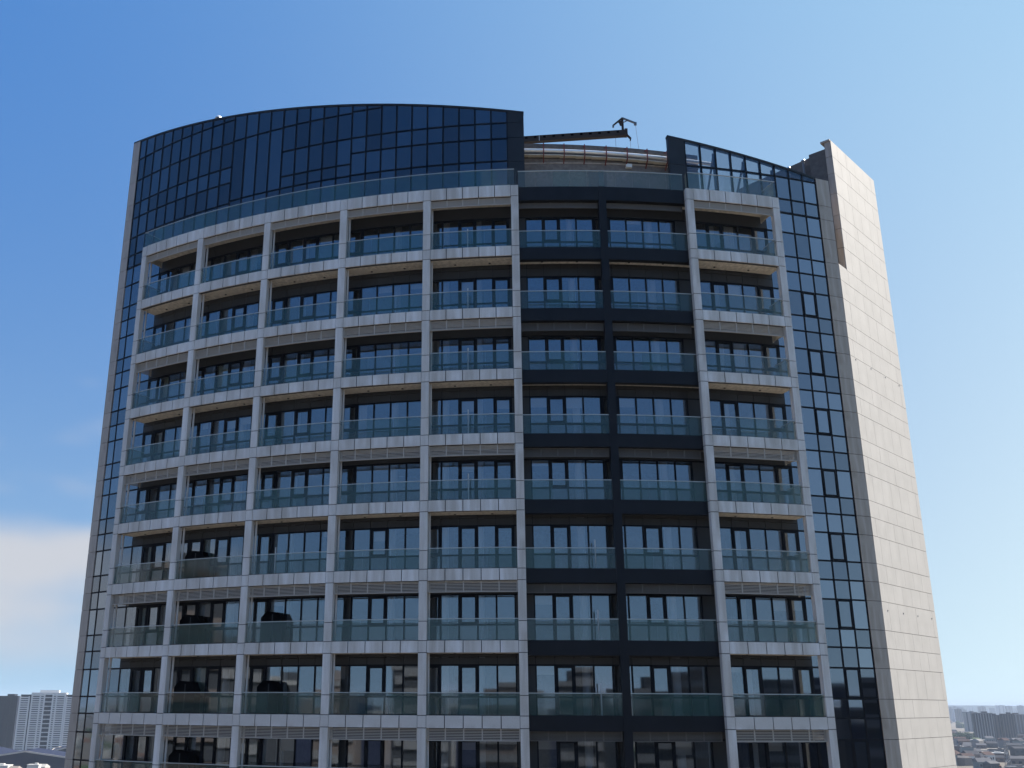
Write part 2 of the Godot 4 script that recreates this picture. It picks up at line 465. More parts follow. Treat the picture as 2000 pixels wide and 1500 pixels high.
func build_window_wall() -> void:
	# mullions run the full height of the glass wall; transoms run round it
	for j in 49:
		piece(tower, "mullion", "frame", RW - 0.16, RW - 0.005, grid(j) - 0.06, grid(j) + 0.06, -4.2, 28.14)
	for lv in 9:
		for y in [T_TOP[lv], T_HEAD[lv], T_SILL[lv]]:
			piece(tower, "transom", "frame", RW - 0.14, RW + 0.004, A_LEFT, A_RIGHT, y - 0.045, y + 0.045, 49)
	var left := sub(tower, "curtain_wall"); var right := sub(tower, "curtain_wall")
	for lv in 9:
		var windows := {}
		for j in range(0, 49):
			var a1 := grid(j) - 0.05; var a0 := (grid(j + 1) if j < 48 else A_LEFT) + 0.05
			var inside := j >= 4 and j <= 44
			if not inside:
				var par := right if j < 4 else left
				pane(par, "pane", variant("coated_glass"), a0, a1, T_HEAD[lv] + 0.035, T_TOP[lv] - 0.035)
				var opening := j == 1 and lv > 0
				if opening:
					for e in [a0 + 0.04, a1 - 0.04]:
						piece(par, "sash", "frame", RW - 0.06, RW + 0.02, e - 0.05, e + 0.05, T_SILL[lv] + 0.035, T_HEAD[lv] - 0.035)
					for e in [T_SILL[lv] + 0.09, T_HEAD[lv] - 0.07]:
						piece(par, "sash", "frame", RW - 0.06, RW + 0.019, a0 + 0.09, a1 - 0.09, e - 0.035, e + 0.035)
				pane(par, "pane", variant("coated_glass"), a0, a1, T_SILL[lv] + 0.035, T_HEAD[lv] - 0.035)
				pane(par, "pane", variant("coated_glass"), a0, a1, T_TOP[lv + 1] + 0.035, T_SILL[lv] - 0.035)
				continue
			# which balcony this segment belongs to
			var mid := (a0 + a1) / 2; var b := 0
			for k in 8:
				if mid > col_a[k]: b = k
			if not windows.has(b): windows[b] = sub(tower, "window")
			var win: Node3D = windows[b]
			var bh := BEAM if lv > 0 else 0.70
			if lv % 2 == 1:
				var st_key := "lintel_%d" % roundi((LEVEL[lv] - bh - T_HEAD[lv]) * 100)
				if not cache.has(st_key):
					var hh: float = LEVEL[lv] - bh - T_HEAD[lv] - 0.03
					var st := begin()
					arc(st, RW - 0.02, RW + 0.05, -STEP / 2 + 0.016, STEP / 2 - 0.016, 0.0, hh * 0.66 - 0.012)
					arc(st, RW - 0.02, RW + 0.05, -STEP / 2 + 0.016, STEP / 2 - 0.016, hh * 0.66 + 0.012, hh)
					cache[st_key] = st.commit()
				add(tower, "lintel_panel", cache[st_key], "lintel", Vector3(0, CAM_Y + T_HEAD[lv] + 0.04, 0), deg_to_rad((grid(j) + grid(j + 1)) / 2))
			if solid_segment(j):
				piece(win, "wall_panel", "lintel", RW - 0.03, RW + 0.03, a0 - 0.03, a1 + 0.03, T_TOP[lv + 1] + 0.04, T_HEAD[lv] - 0.04)
				continue
			# doors and opening lights have a heavier frame of their own
			var door := (lv < 6 and (j == 20 or j == 22)) or (lv >= 5 and j == 17) or (j == 7) or (lv >= 5 and j == 34) or (j == 40 and lv < 8) or (j == 43 and lv > 2)
			var light := not door and j % 5 in [2, 4] and ((j * 7 + lv / 5) % 3 > 0)
			if door or light:
				var y0: float = (T_TOP[lv + 1] if door else T_SILL[lv]) + 0.035
				var y1: float = T_HEAD[lv] - 0.035
				for e in [a0 + 0.06, a1 - 0.06]:
					piece(win, "sash", "frame", RW - 0.07, RW + 0.022, e - 0.075, e + 0.075, y0, y1)
				for e in [y0 + 0.06, y1 - 0.06]:
					piece(win, "sash", "frame", RW - 0.07, RW + 0.021, a0 + 0.135, a1 - 0.135, e - 0.05, e + 0.05)
			if door:
				pane(win, "door_pane", "window_glass", a0 + 0.12, a1 - 0.12, T_TOP[lv + 1] + 0.05, T_HEAD[lv] - 0.05)
			else:
				pane(win, "pane", "window_glass", a0, a1, T_SILL[lv] + 0.035, T_HEAD[lv] - 0.035)
				pane(win, "lower_pane", "window_glass", a0, a1, T_TOP[lv + 1] + 0.035, T_SILL[lv] - 0.035)
			if rng.randf() < 0.10:
				piece(win, "blind", "blind", 45.52, 45.54, a0, a1, T_HEAD[lv] - rng.randf_range(0.2, 0.7), T_HEAD[lv])
		if lv % 2 == 0:
			for b in 8:
				var c0 := maxf(col_a[b], grid(45)); var c1 := minf(col_a[b + 1], grid(4)) if b < 7 else grid(4)
				piece(tower, "lintel", "lintel", RW - 0.02, RW + 0.05, c0 + 0.02, c1 - 0.02, T_HEAD[lv] + 0.04, LEVEL[lv] - 0.60, 5)
	# rooms: floors, cross walls, round columns and a few curtains behind the glass
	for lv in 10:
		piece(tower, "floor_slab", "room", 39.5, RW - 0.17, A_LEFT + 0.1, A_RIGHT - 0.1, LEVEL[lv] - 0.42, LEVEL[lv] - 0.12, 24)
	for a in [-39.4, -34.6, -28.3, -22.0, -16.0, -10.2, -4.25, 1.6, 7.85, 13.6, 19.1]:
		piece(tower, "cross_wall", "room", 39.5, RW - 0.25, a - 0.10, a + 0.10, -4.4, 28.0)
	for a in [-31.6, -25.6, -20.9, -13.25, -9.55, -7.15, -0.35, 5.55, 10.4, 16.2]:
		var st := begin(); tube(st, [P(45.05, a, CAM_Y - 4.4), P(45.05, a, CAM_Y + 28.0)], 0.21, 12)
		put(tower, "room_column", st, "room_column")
	for lv in 9:
		for c in [[-33.2, 0.35], [-27.4, 0.4], [-22.6, 0.25], [-15.5, 0.3], [-10.4, 0.4], [11.6, 0.3]]:
			if rng.randf() < 0.4:
				var st := begin()
				for i in 6:
					var aa: float = c[0] + c[1] * (i / 5.0 - 0.5) * 2.0
					arc(st, 45.45 + 0.03 * (i % 2), 45.47 + 0.03 * (i % 2), aa - c[1] * 0.2, aa + c[1] * 0.2, CAM_Y + LEVEL[lv + 1] - 0.1, CAM_Y + LEVEL[lv] - 0.45)
				put(tower, "curtain", st, "curtain" if c[0] < -20 else "blind")

func build_crown() -> void:
	# rows of the glass screen above the roof terrace, section by section
	var rows_at := func(j: int) -> Array:
		if j < 10: return [30.58]
		if j < 30: return [30.62, 32.13, 33.2, 35.07]
		if j < 35: return [30.6, 31.42, 33.2, 34.98]
		if j < 39: return [30.6, 34.95]
		return [30.45, 31.95, 33.1, 34.9, 36.6]
	var right := sub(tower, "glass_screen"); var left := sub(tower, "glass_screen")
	right.set_meta("label", "glass screen through which the sky shows")
	for j in range(0, 49):
		if j >= 9 and j <= 19: continue
		var par := right if j < 9 else left
		var a1 := grid(j); var a0 := grid(j + 1) if j < 48 else A_LEFT
		var t0 := roofline(a0) - 0.10; var t1 := roofline(a1) - 0.10
		var ys := [28.22]
		if j < 4 or j > 44: ys.append(29.09)
		for y in rows_at.call(j):
			if y < minf(t0, t1) - 0.12: ys.append(y)
		var g := "screen_glass"
		for i in ys.size():
			var last := i == ys.size() - 1
			if j >= 9: g = variant("crown_glass")
			if last:
				pane(par, "pane", g, a0 + 0.05, a1 - 0.05, ys[i] + 0.035, t0, 45.775, t1 - t0)
			else:
				pane(par, "pane", variant("coated_glass") if j < 3 else g, a0 + 0.05, a1 - 0.05, ys[i] + 0.035, ys[i + 1] - 0.035)
			if i > 0 and not (j >= 9 and i == 0):
				piece(par, "transom", "frame", RW - 0.14, RW + 0.004, a0, a1, ys[i] - 0.05, ys[i] + 0.05)
		if j == 20 or j == 9: pass
	for j in range(0, 50):
		if j >= 10 and j <= 19: continue
		var par := right if j < 12 else left
		var a := grid(j) if j < 49 else A_LEFT
		piece(par, "mullion", "frame", RW - 0.16, RW + 0.006, a - 0.06, a + 0.06, 28.16, roofline(a) - 0.06)
	# solid dark panels at the inner ends of both screens
	for s in [[7.19, grid(9) - 0.04, right, [28.22, 30.58]], [grid(20) + 0.04, -3.60, left, [28.22, 30.58, 32.18, 33.2]]]:
		var ys: Array = s[3].duplicate(); ys.append(INF)
		for i in s[3].size():
			if i == s[3].size() - 1:
				var st := begin()
				arc(st, RW - 0.30, RW + 0.01, s[0], s[1], CAM_Y + ys[i] + 0.012, CAM_Y + roofline(s[0]) - 0.05, 1, CAM_Y + roofline(s[1]) - 0.05)
				put(s[2], "end_panel", st, "slate_panel")
			else:
				piece(s[2], "end_panel", "slate_panel", RW - 0.30, RW + 0.01, s[0], s[1], ys[i] + 0.012, ys[i + 1] - 0.012)
	# coping along the sloping top edge
	for s in [[-40.66, -3.58, left, 36], [7.15, A_RIGHT, right, 12]]:
		var st := begin()
		for i in s[3]:
			var a := lerpf(s[0], s[1], float(i) / s[3]); var b := lerpf(s[0], s[1], float(i + 1) / s[3])
			var p := []
			for q in [-0.09, 0.03]:
				p.append(P(RW - 0.28, a, CAM_Y + roofline(a) + q)); p.append(P(RW - 0.28, b, CAM_Y + roofline(b) + q))
				p.append(P(RW + 0.03, b, CAM_Y + roofline(b) + q)); p.append(P(RW + 0.03, a, CAM_Y + roofline(a) + q))
			hexa(st, p)
		put(s[2], "coping", st, "slate_panel")
	# the wall behind the large screen
	var bst := begin()
	for i in 36:
		var a := lerpf(-40.4, -3.9, i / 36.0); var b := lerpf(-40.4, -3.9, (i + 1) / 36.0)
		arc(bst, RW - 0.75, RW - 0.45, a, b, CAM_Y + 28.2, CAM_Y + roofline(a) - 0.35, 1, CAM_Y + roofline(b) - 0.35)
	put(tower, "screen_wall", bst, "dark_plaster")
	# steel frames behind the clear screen
	for j in [1, 3, 5, 7]:
		var a := grid(j)
		var st := begin()
		bar(st, P(RW - 0.3, a, CAM_Y + 28.2), P(RW - 0.3, a, CAM_Y + roofline(a) - 0.3), 0.12, 0.12)
		bar(st, P(RW - 0.3, a, CAM_Y + roofline(a) - 0.5), P(RW - 2.2, a, CAM_Y + 28.3), 0.10, 0.10)
		put(right, "brace", st, "steel")

func build_strips() -> void:
	# beige cladding strips at both ends of the glass wall
	var ys: Array[float] = [-4.1]
	for lv in range(8, -1, -1):
		ys.append(T_SILL[lv]); ys.append(T_HEAD[lv]); ys.append(T_TOP[lv])
	var l := sub(tower, "cladding_strip"); var r := sub(tower, "cladding_strip")
	var ly: Array[float] = ys.duplicate(); ly.append_array([29.09, 30.45, 31.95, 33.1, 34.9, 36.6])
	for i in ly.size():
		if i < ly.size() - 1:
			piece(l, "panel", variant("beige_panel"), RW - 0.3, RW + 0.03, -40.65, A_LEFT - 0.03, ly[i] + 0.012, ly[i + 1] - 0.012)
		else:
			var st := begin(); arc(st, RW - 0.3, RW + 0.03, -40.65, A_LEFT - 0.03, CAM_Y + ly[i] + 0.012, CAM_Y + roofline(-40.65) - 0.09, 1, CAM_Y + roofline(A_LEFT) - 0.09)
			put(l, "panel", st, "beige_panel_1")
	var ry: Array[float] = ys.duplicate(); ry.append_array([29.09, 30.92])
	for i in ry.size() - 1:
		piece(r, "panel", variant("beige_panel"), RW - 0.3, RW + 0.03, A_RIGHT + 0.05, 20.56, ry[i] + 0.012, ry[i + 1] - 0.012)
	piece(l, "backing", "joint", RW - 0.5, RW - 0.02, -40.6, A_LEFT - 0.05, -4.1, 36.5)
	piece(r, "backing", "joint", RW - 0.5, RW - 0.02, A_RIGHT + 0.06, 20.5, -4.1, 30.9)

func build_stone_wall() -> void:
	# the pale stone flank: starts at the end of the right strip and runs back to the right
	var w := sub(tower, "stone_wall")
	var dir := Vector3(sin(deg_to_rad(43.4)), 0, -cos(deg_to_rad(43.4)))
	var out := Vector3(cos(deg_to_rad(43.4)), 0, sin(deg_to_rad(43.4)))
	var o := Vector3(23.72 - AX, 0, -55.16 - AZ)
	var turn := Basis(dir, Vector3.UP, out)
	var cell := func(st: SurfaceTool, s0: float, s1: float, y0: float, y1: float, d0: float, d1: float) -> void:
		box(st, o + dir * ((s0 + s1) / 2) + out * ((d0 + d1) / 2) + Vector3.UP * (CAM_Y + (y0 + y1) / 2), Vector3(s1 - s0, y1 - y0, d1 - d0), turn)
	var st := begin()
	cell.call(st, 0.03, 8.28, -CAM_Y, 25.30, -0.42, -0.045)
	cell.call(st, 1.22, 8.28, 25.30, 34.28, -0.40, -0.045)
	put(w, "core", st, "dark_plaster")
	var ys: Array[float] = [-10.5, -8.9, -7.2, -5.6, -4.1]
	for lv in range(8, -1, -1):
		ys.append(T_SILL[lv]); ys.append(T_HEAD[lv]); ys.append(T_TOP[lv])
	ys.append_array([29.09, 30.58, 32.0, 33.2, 34.36])
	for i in ys.size() - 1:
		var y0 := ys[i]; var y1 := ys[i + 1]
		var s0 := 0.0 if y0 < 25.2 else 1.2
		var cuts: Array[float] = [s0]
		var s: float = s0 + [0.62, 1.30, 0.95][i % 3]
		while s < 7.9:
			cuts.append(s); s += 1.36
		cuts.append(8.30)
		for k in cuts.size() - 1:
			var ps := begin()
			var lift := rng.randf_range(-0.002, 0.002)
			cell.call(ps, cuts[k] + 0.006, cuts[k + 1] - 0.006, y0 + 0.011, y1 - 0.011, -0.04, lift)
			put(w, "stone_panel", ps, variant("stone"))
	# the end face of the raised part, and its projecting cap
	for i in ys.size() - 1:
		if ys[i] < 25.2: continue
		var ps := begin(); cell.call(ps, 1.17, 1.215, ys[i] + 0.012, ys[i + 1] - 0.012, -0.41, -0.045)
		put(w, "end_panel", ps, variant("beige_panel"))
	var cs := begin(); cell.call(cs, 1.10, 8.30, 34.28, 34.40, -0.62, -0.03); put(w, "cap", cs, "beige_panel_1")
	cs = begin(); cell.call(cs, 0.0, 1.16, 25.30, 25.37, -0.42, -0.01); put(w, "ledge", cs, "stone_2")
	# inner return of the strip above the ledge
	cs = begin(); cell.call(cs, 0.0, 0.30, 25.38, 30.9, -0.42, -0.20); put(w, "return_panel", cs, "beige_panel_0")
	cs = begin(); cell.call(cs, 1.26, 1.5, 25.0, 33.9, -1.5, -0.41); put(w, "recess_wall", cs, "dark_plaster")
	for y in [19.45, 5.0]:
		for s in [0.75, 3.05, 5.3, 7.6]:
			cs = begin(); cell.call(cs, s - 0.035, s + 0.035, y - 0.035, y + 0.035, 0.0, 0.02); put(w, "anchor", cs, "steel")
	cs = begin(); cell.call(cs, 0.0, 8.3, -CAM_Y, -10.5, -0.045, 0.0); put(w, "lower_cladding", cs, "stone_0")

func build_body() -> void:
	# structure behind the rooms, sides, back and the floors below the picture
	var pts := []
	for i in 25:
		var p := P(39.4, lerpf(-39.3, 19.2, i / 24.0), 0)
		pts.append(Vector2(p.x, p.z))
	pts.append(Vector2(28.6 - AX, -61.6 - AZ)); pts.append(Vector2(20 - AX, -78 - AZ)); pts.append(Vector2(-20 - AX, -80 - AZ)); pts.append(Vector2(-22.0 - AX, -66 - AZ))
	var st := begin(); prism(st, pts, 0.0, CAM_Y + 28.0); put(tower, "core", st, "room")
	var low := begin(); arc(low, 39.0, RW, -40.6, 20.5, 0.0, CAM_Y - 4.65, 24); put(tower, "lower_floors", low, "lintel")
	low = begin(); arc(low, 45.0, R, col_a[0], col_a[8], 0.0, CAM_Y - 4.65, 24); put(tower, "lower_balconies", low, "white_panel_1")
	low = begin(); arc(low, 39.0, RW - 0.35, -40.6, -39.7, CAM_Y - 4.65, CAM_Y + 28.1, 1); put(tower, "side_wall", low, "plaster")
	low = begin(); arc(low, 39.0, RW - 0.35, 19.5, 20.45, CAM_Y - 4.65, CAM_Y + 28.1, 1); put(tower, "side_wall", low, "plaster")
	# roof terrace and the plant room wall between the two screens
	var deck := []
	for i in 25:
		var p := P(46.40, lerpf(-35.0, 14.4, i / 24.0), 0); deck.append(Vector2(p.x, p.z))
	for a in [14.4, 20.2]:
		var p := P(45.4, a, 0); deck.append(Vector2(p.x, p.z))
	deck.append(Vector2(28.2 - AX, -61.6 - AZ)); deck.append(Vector2(20 - AX, -78 - AZ)); deck.append(Vector2(-20 - AX, -80 - AZ)); deck.append(Vector2(-22.0 - AX, -66 - AZ))
	for a in [-40.2, -35.0]:
		var p := P(45.4, a, 0); deck.append(Vector2(p.x, p.z))
	st = begin(); prism(st, deck, CAM_Y + 28.02, CAM_Y + 28.19); put(tower, "roof_deck", st, "roof_deck")

	st = begin(); box(st, Vector3(-17.0 - AX, CAM_Y + 34.4, -67.2 - AZ), Vector3(2.2, 12.4, 3.6)); put(tower, "lift_house", st, "dark_plaster")
	var plant := sub(tower, "plant_room")
	var top := func(a: float) -> float: return CAM_Y + 32.66 - 0.037 * (AX + 44.0 * sin(deg_to_rad(a)) - 8.5)
	var w := begin(); var up := begin(); var led := begin()
	for i in 14:
		var a := lerpf(-7.0, 10.5, i / 14.0); var b := lerpf(-7.0, 10.5, (i + 1) / 14.0)
		arc(w, 43.6, 44.0, a, b, CAM_Y + 28.19, top.call(a) - 1.0, 1, top.call(b) - 1.0)
		arc(up, 43.62, 44.06, a, b, CAM_Y + 31.66 - (32.66 - (top.call(a) - CAM_Y)), top.call(a), 1, top.call(b))
		arc(led, 43.65, 44.34, a, b, top.call(a) - 0.96, top.call(a) - 0.88, 1, top.call(b) - 0.88)
	put(plant, "wall", w, "plaster"); put(plant, "parapet", up, "dark_plaster"); put(plant, "ledge", led, "cream_ledge")
	st = begin(); arc(st, 43.995, 44.04, -6.9, 10.4, CAM_Y + 31.40, CAM_Y + 31.47, 14); put(plant, "string_course", st, "beige_panel_2")
	st = begin(); arc(st, 43.99, 44.05, 1.5, 2.9, CAM_Y + 28.2, CAM_Y + 30.9, 2); put(plant, "door", st, "dark_plaster")
	st = begin(); box(st, P(44.1, 4.7, CAM_Y + 31.28), Vector3(0.36, 0.22, 0.2), Basis(Vector3.UP, deg_to_rad(4.7))); put(plant, "bulkhead_light", st, "lamp_glass")
	var line := []
	for i in 19:
		var a := lerpf(-6.9, 11.4, i / 18.0)
		line.append(P(44.32, a, top.call(a) - 0.63))
	st = begin(); tube(st, line, 0.115, 12); var duct := put(tower, "duct", st, "aluminium")
	for a in [-5.35, -3.7, -2.05, -0.45, 1.15, 2.85, 4.5, 6.1, 7.7]:
		st = begin()
		var y: float = top.call(a)
		bar(st, P(44.5, a, y - 0.22), P(44.5, a, y - 0.98), 0.06, 0.06)
		bar(st, P(44.5, a, y - 0.96), P(44.02, a, y - 1.30), 0.06, 0.06)
		bar(st, P(44.5, a, y - 0.28), P(44.04, a, y - 0.12), 0.05, 0.05)
		put(duct, "bracket", st, "red_paint")
	# dark parapet behind the right screen, running back from the stone flank
	st = begin()
	var wa := Vector3(24.42 - AX, 0, -57.0 - AZ); var wb := Vector3(20.4 - AX, 0, -61.9 - AZ)
	var f := (wb - wa).normalized(); var s := Vector3(-f.z, 0, f.x) * 0.12
	var q := []
	for y in [CAM_Y + 28.19, CAM_Y + 34.0]:
		q.append(wa - s + Vector3.UP * y); q.append(wa + s + Vector3.UP * y); q.append(wb + s + Vector3.UP * y); q.append(wb - s + Vector3.UP * y)
	hexa(st, q); put(tower, "roof_parapet", st, "dark_plaster")

func build_tower() -> void:
	tower = thing("apartment_tower", "curved high-rise with white balcony grid, dark glass crown and pale stone flank", "building", Vector3(AX, 0, AZ))
	column_angles()
	build_body(); print("body")
	build_stone_wall(); build_strips(); print("stone")
	build_window_wall(); print("windows")
	build_crown(); print("crown")
	build_beams(); build_columns(); build_balustrades(); print("grid")
	# short white pipes that stand on some balconies
	for p in [[0, -7.75], [1, -7.75], [2, -7.75], [3, -7.75], [4, -7.75], [5, 0.3], [6, 0.3], [7, 0.3], [5, -21.1], [6, -21.1], [7, -21.1], [1, -29.6], [2, -29.5], [3, -29.5]]:
		var st := begin(); var y: float = CAM_Y + LEVEL[p[0] + 1]
		tube(st, [P(46.35, p[1], y - 0.05), P(46.35, p[1], y + 1.55)], 0.036, 8)
		put(tower, "vent_pipe", st, "pipe")

# ---------------------------------------------------------------- things on and about the tower
func T(r: float, a: float, h: float) -> Vector3:
	return P(r, a, CAM_Y + h) + Vector3(AX, 0, AZ)

func build_roof_things() -> void:
	var at := Vector3(1.0, CAM_Y + 28.19, -57.4)
	var c := thing("roof_crane", "brown facade-cleaning crane with a long perforated boom on the roof", "crane", at)
	var st := begin(); box(st, Vector3(0, 0.7, 0), Vector3(2.2, 1.4, 1.8)); put(c, "carriage", st, "crane_brown")
	st = begin(); tube(st, [Vector3(0, 1.4, 0), Vector3(0, 5.6, 0)], 0.28, 12); put(c, "post", st, "crane_brown")
	var b0 := Vector3(-0.6, 33.84 - 28.19, 1.4); var b1 := Vector3(10.62, 34.74 - 28.19, 1.4)
	st = begin(); bar(st, b0, b1, 0.30, 0.40); var boom := put(c, "boom", st, "crane_brown")
	var f := (b1 - b0).normalized()
	for i in 14:
		var m := b0.lerp(b1, 0.27 + 0.052 * i) + Vector3(0, 0.08, 0.152)
		st = begin(); box(st, m, Vector3(0.17, 0.15, 0.02), Basis(Vector3.BACK, atan2(f.y, f.x))); put(boom, "opening", st, "matt_black")
	st = begin(); box(st, b0.lerp(b1, 0.50) + Vector3(0, -0.02, 0.16), Vector3(0.05, 0.34, 0.02)); put(boom, "gauge_strip", st, "low_white")
	var hd := b1 + Vector3(-0.25, 0.15, 0)
	st = begin(); bar(st, hd, hd + Vector3(0, 0.95, 0), 0.13, 0.13); bar(st, hd + Vector3(-0.06, 0.45, 0), hd + Vector3(-0.16, 0.72, 0), 0.16, 0.16); put(c, "mast", st, "crane_brown")
	st = begin(); bar(st, hd + Vector3(0, 0.97, 0), hd + Vector3(-0.62, 0.36, 0.1), 0.09, 0.10); bar(st, hd + Vector3(0, 0.60, 0), hd + Vector3(-0.32, 0.64, 0.05), 0.05, 0.05); put(c, "davit_arm", st, "crane_brown")
	st = begin(); bar(st, hd + Vector3(0, 0.97, 0), hd + Vector3(0.82, 0.68, -0.1), 0.09, 0.10); bar(st, hd + Vector3(0, 0.62, 0), hd + Vector3(0.34, 0.82, -0.05), 0.05, 0.05); put(c, "davit_arm", st, "steel")
	st = begin(); box(st, hd + Vector3(0.84, 0.62, -0.1), Vector3(0.16, 0.2, 0.12)); box(st, hd + Vector3(-0.62, 0.30, 0.1), Vector3(0.1, 0.16, 0.1)); put(c, "sheave", st, "steel")
	st = begin(); box(st, hd + Vector3(0.18, -0.12, 0), Vector3(0.18, 0.46, 0.36)); bar(st, hd + Vector3(0.2, -0.3, 0.1), hd + Vector3(0.44, -0.62, 0.15), 0.10, 0.12); bar(st, hd + Vector3(0.44, -0.6, 0.15), hd + Vector3(0.40, -0.78, 0.15), 0.07, 0.07); put(c, "boom_head", st, "crane_brown")
	st = begin(); tube(st, [hd + Vector3(0.85, 0.5, -0.1), hd + Vector3(1.08, -2.4, -0.2)], 0.010, 5); put(c, "cable", st, "cable")
	st = begin(); tube(st, [hd + Vector3(-0.52, -0.3, 0.1), hd + Vector3(-0.5, -2.3, 0.1)], 0.010, 5); put(c, "cable", st, "cable")
	st = begin(); tube(st, [hd + Vector3(0.41, -0.8, 0.15), hd + Vector3(0.41, -2.0, 0.15)], 0.010, 5); put(c, "cable", st, "cable")

	var ac := thing("air_conditioner", "grey twin-fan condenser unit on the roof terrace behind the glass balustrade", "air conditioner", T(44.9, -1.0, 28.19), deg_to_rad(-1.0))
	st = begin(); box(st, Vector3(0, 0.52, 0), Vector3(1.35, 0.86, 0.5)); put(ac, "casing", st, "low_grey")
	for x in [-0.33, 0.33]:
		st = begin(); box(st, Vector3(x, 0.52, 0.255), Vector3(0.54, 0.5, 0.02)); put(ac, "grille", st, "tower_dark")
	for x in [-0.5, 0.5]:
		st = begin(); box(st, Vector3(x, 0.05, 0), Vector3(0.1, 0.1, 0.5)); put(ac, "foot", st, "steel")
	st = begin(); box(st, Vector3(0, 0.98, 0), Vector3(1.5, 0.04, 0.62)); put(ac, "lid", st, "low_grey")

	var vents := [[Vector3(-17.06, CAM_Y + 40.6, -66.0), 1.52, 0.26, "silver domed ventilator peeping over the dark glass crown, leftmost on the roof"], [Vector3(23.245, CAM_Y + 28.19, -57.5), 5.52, 0.14, "small domed ventilator above the right glass screen, nearer the stone flank"], [Vector3(22.26, CAM_Y + 28.19, -57.5), 4.98, 0.14, "small domed ventilator above the right glass screen, farther from the stone flank"]]
	for v in vents:
		var o := thing("roof_ventilator", v[3], "ventilator", v[0], 0.0, "domed ventilators on the roof")
		st = begin(); tube(st, [Vector3.ZERO, Vector3(0, v[1], 0)], v[2] * 0.55, 12); put(o, "pipe", st, "steel")
		st = begin()
		var last := Vector3(0, v[1] - v[2] * 0.3, 0)
		for k in 6:
			var t0 := k / 6.0 * PI / 2; var t1 := (k + 1) / 6.0 * PI / 2
			for i in 14:
				var p0 := TAU * i / 14; var p1 := TAU * (i + 1) / 14
				var q := []
				for e in [[t0, p0], [t0, p1], [t1, p1], [t1, p0]]:
					q.append(Vector3(cos(e[0]) * cos(e[1]), sin(e[0]), cos(e[0]) * sin(e[1])))
				quad(st, last + q[0] * v[2], last + q[1] * v[2], last + q[2] * v[2] * 0.999, last + q[3] * v[2], (q[0] + q[2]).normalized())
		put(o, "dome", st, "aluminium")

	# added black shapes imitating dark pane reflections, on balconies of the second and third rows from the left
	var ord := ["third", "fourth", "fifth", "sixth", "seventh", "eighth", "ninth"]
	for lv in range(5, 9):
		silhouette(-27.75, 1.45, lv, "added black reflection cabinet on balcony second from the left, %s row from the top" % ord[lv - 2])
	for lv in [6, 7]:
		silhouette(-21.1, 1.3, lv, "added black reflection cabinet on balcony third from the left, %s row from the top" % ord[lv - 2])

func silhouette(a: float, w: float, lv: int, label: String) -> void:  # solid black outline imitating a dark reflection in the window panes
	var c := thing("reflection_silhouette", label, "silhouette", T(46.14, a, LEVEL[lv + 1] - 0.06), deg_to_rad(a), "added black reflection silhouettes on the balconies")
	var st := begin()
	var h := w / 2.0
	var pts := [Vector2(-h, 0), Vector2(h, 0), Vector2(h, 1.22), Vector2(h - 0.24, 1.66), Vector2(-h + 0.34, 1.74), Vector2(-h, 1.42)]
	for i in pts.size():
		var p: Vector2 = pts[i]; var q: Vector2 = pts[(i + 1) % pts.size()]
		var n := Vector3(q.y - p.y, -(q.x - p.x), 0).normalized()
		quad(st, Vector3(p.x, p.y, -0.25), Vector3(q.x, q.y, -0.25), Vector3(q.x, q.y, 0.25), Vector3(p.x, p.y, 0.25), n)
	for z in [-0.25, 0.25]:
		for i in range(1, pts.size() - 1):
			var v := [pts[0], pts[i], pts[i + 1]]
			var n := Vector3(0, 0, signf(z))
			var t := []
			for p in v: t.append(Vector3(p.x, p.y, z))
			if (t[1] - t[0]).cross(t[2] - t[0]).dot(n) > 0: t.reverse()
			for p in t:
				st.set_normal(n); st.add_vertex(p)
	put(c, "silhouette_body", st, "matt_black")
	st = begin(); box(st, Vector3(0.05, 0.8, 0.258), Vector3(0.06, 1.55, 0.012)); put(c, "silhouette_strip", st, "lintel")

# ---------------------------------------------------------------- the city
func block(label: String, x0: float, x1: float, z: float, h: float, deep: float, m: String, trim: String, bands: int, ribs: int, turn := 0.0, group := "") -> Node3D:
	var w := x1 - x0
	var o := thing("apartment_block", label, "building", Vector3((x0 + x1) / 2, 0, -z), turn, group)
	var st := begin(); box(st, Vector3(0, h / 2, -deep / 2), Vector3(w, h, deep)); put(o, "wall", st, m)
	st = begin(); box(st, Vector3(0, h + 0.7, -deep / 2), Vector3(w + 0.8, 1.4, deep + 0.8)); put(o, "parapet", st, trim)
	st = begin(); box(st, Vector3(w * 0.12, h + 2.9, -deep / 2), Vector3(w * 0.3, 3.0, deep * 0.4)); put(o, "stair_head", st, m)
	for i in bands:
		st = begin(); box(st, Vector3(0, h * (i + 0.5) / bands, 0.35), Vector3(w * 0.96, h / bands * 0.42, 0.7)); put(o, "floor_band", st, trim)
	for i in ribs:
		st = begin(); box(st, Vector3(w * ((i + 0.5) / ribs - 0.5), h / 2, 0.5), Vector3(w / ribs * 0.3, h * 0.98, 1.0)); put(o, "rib", st, trim)
	return o

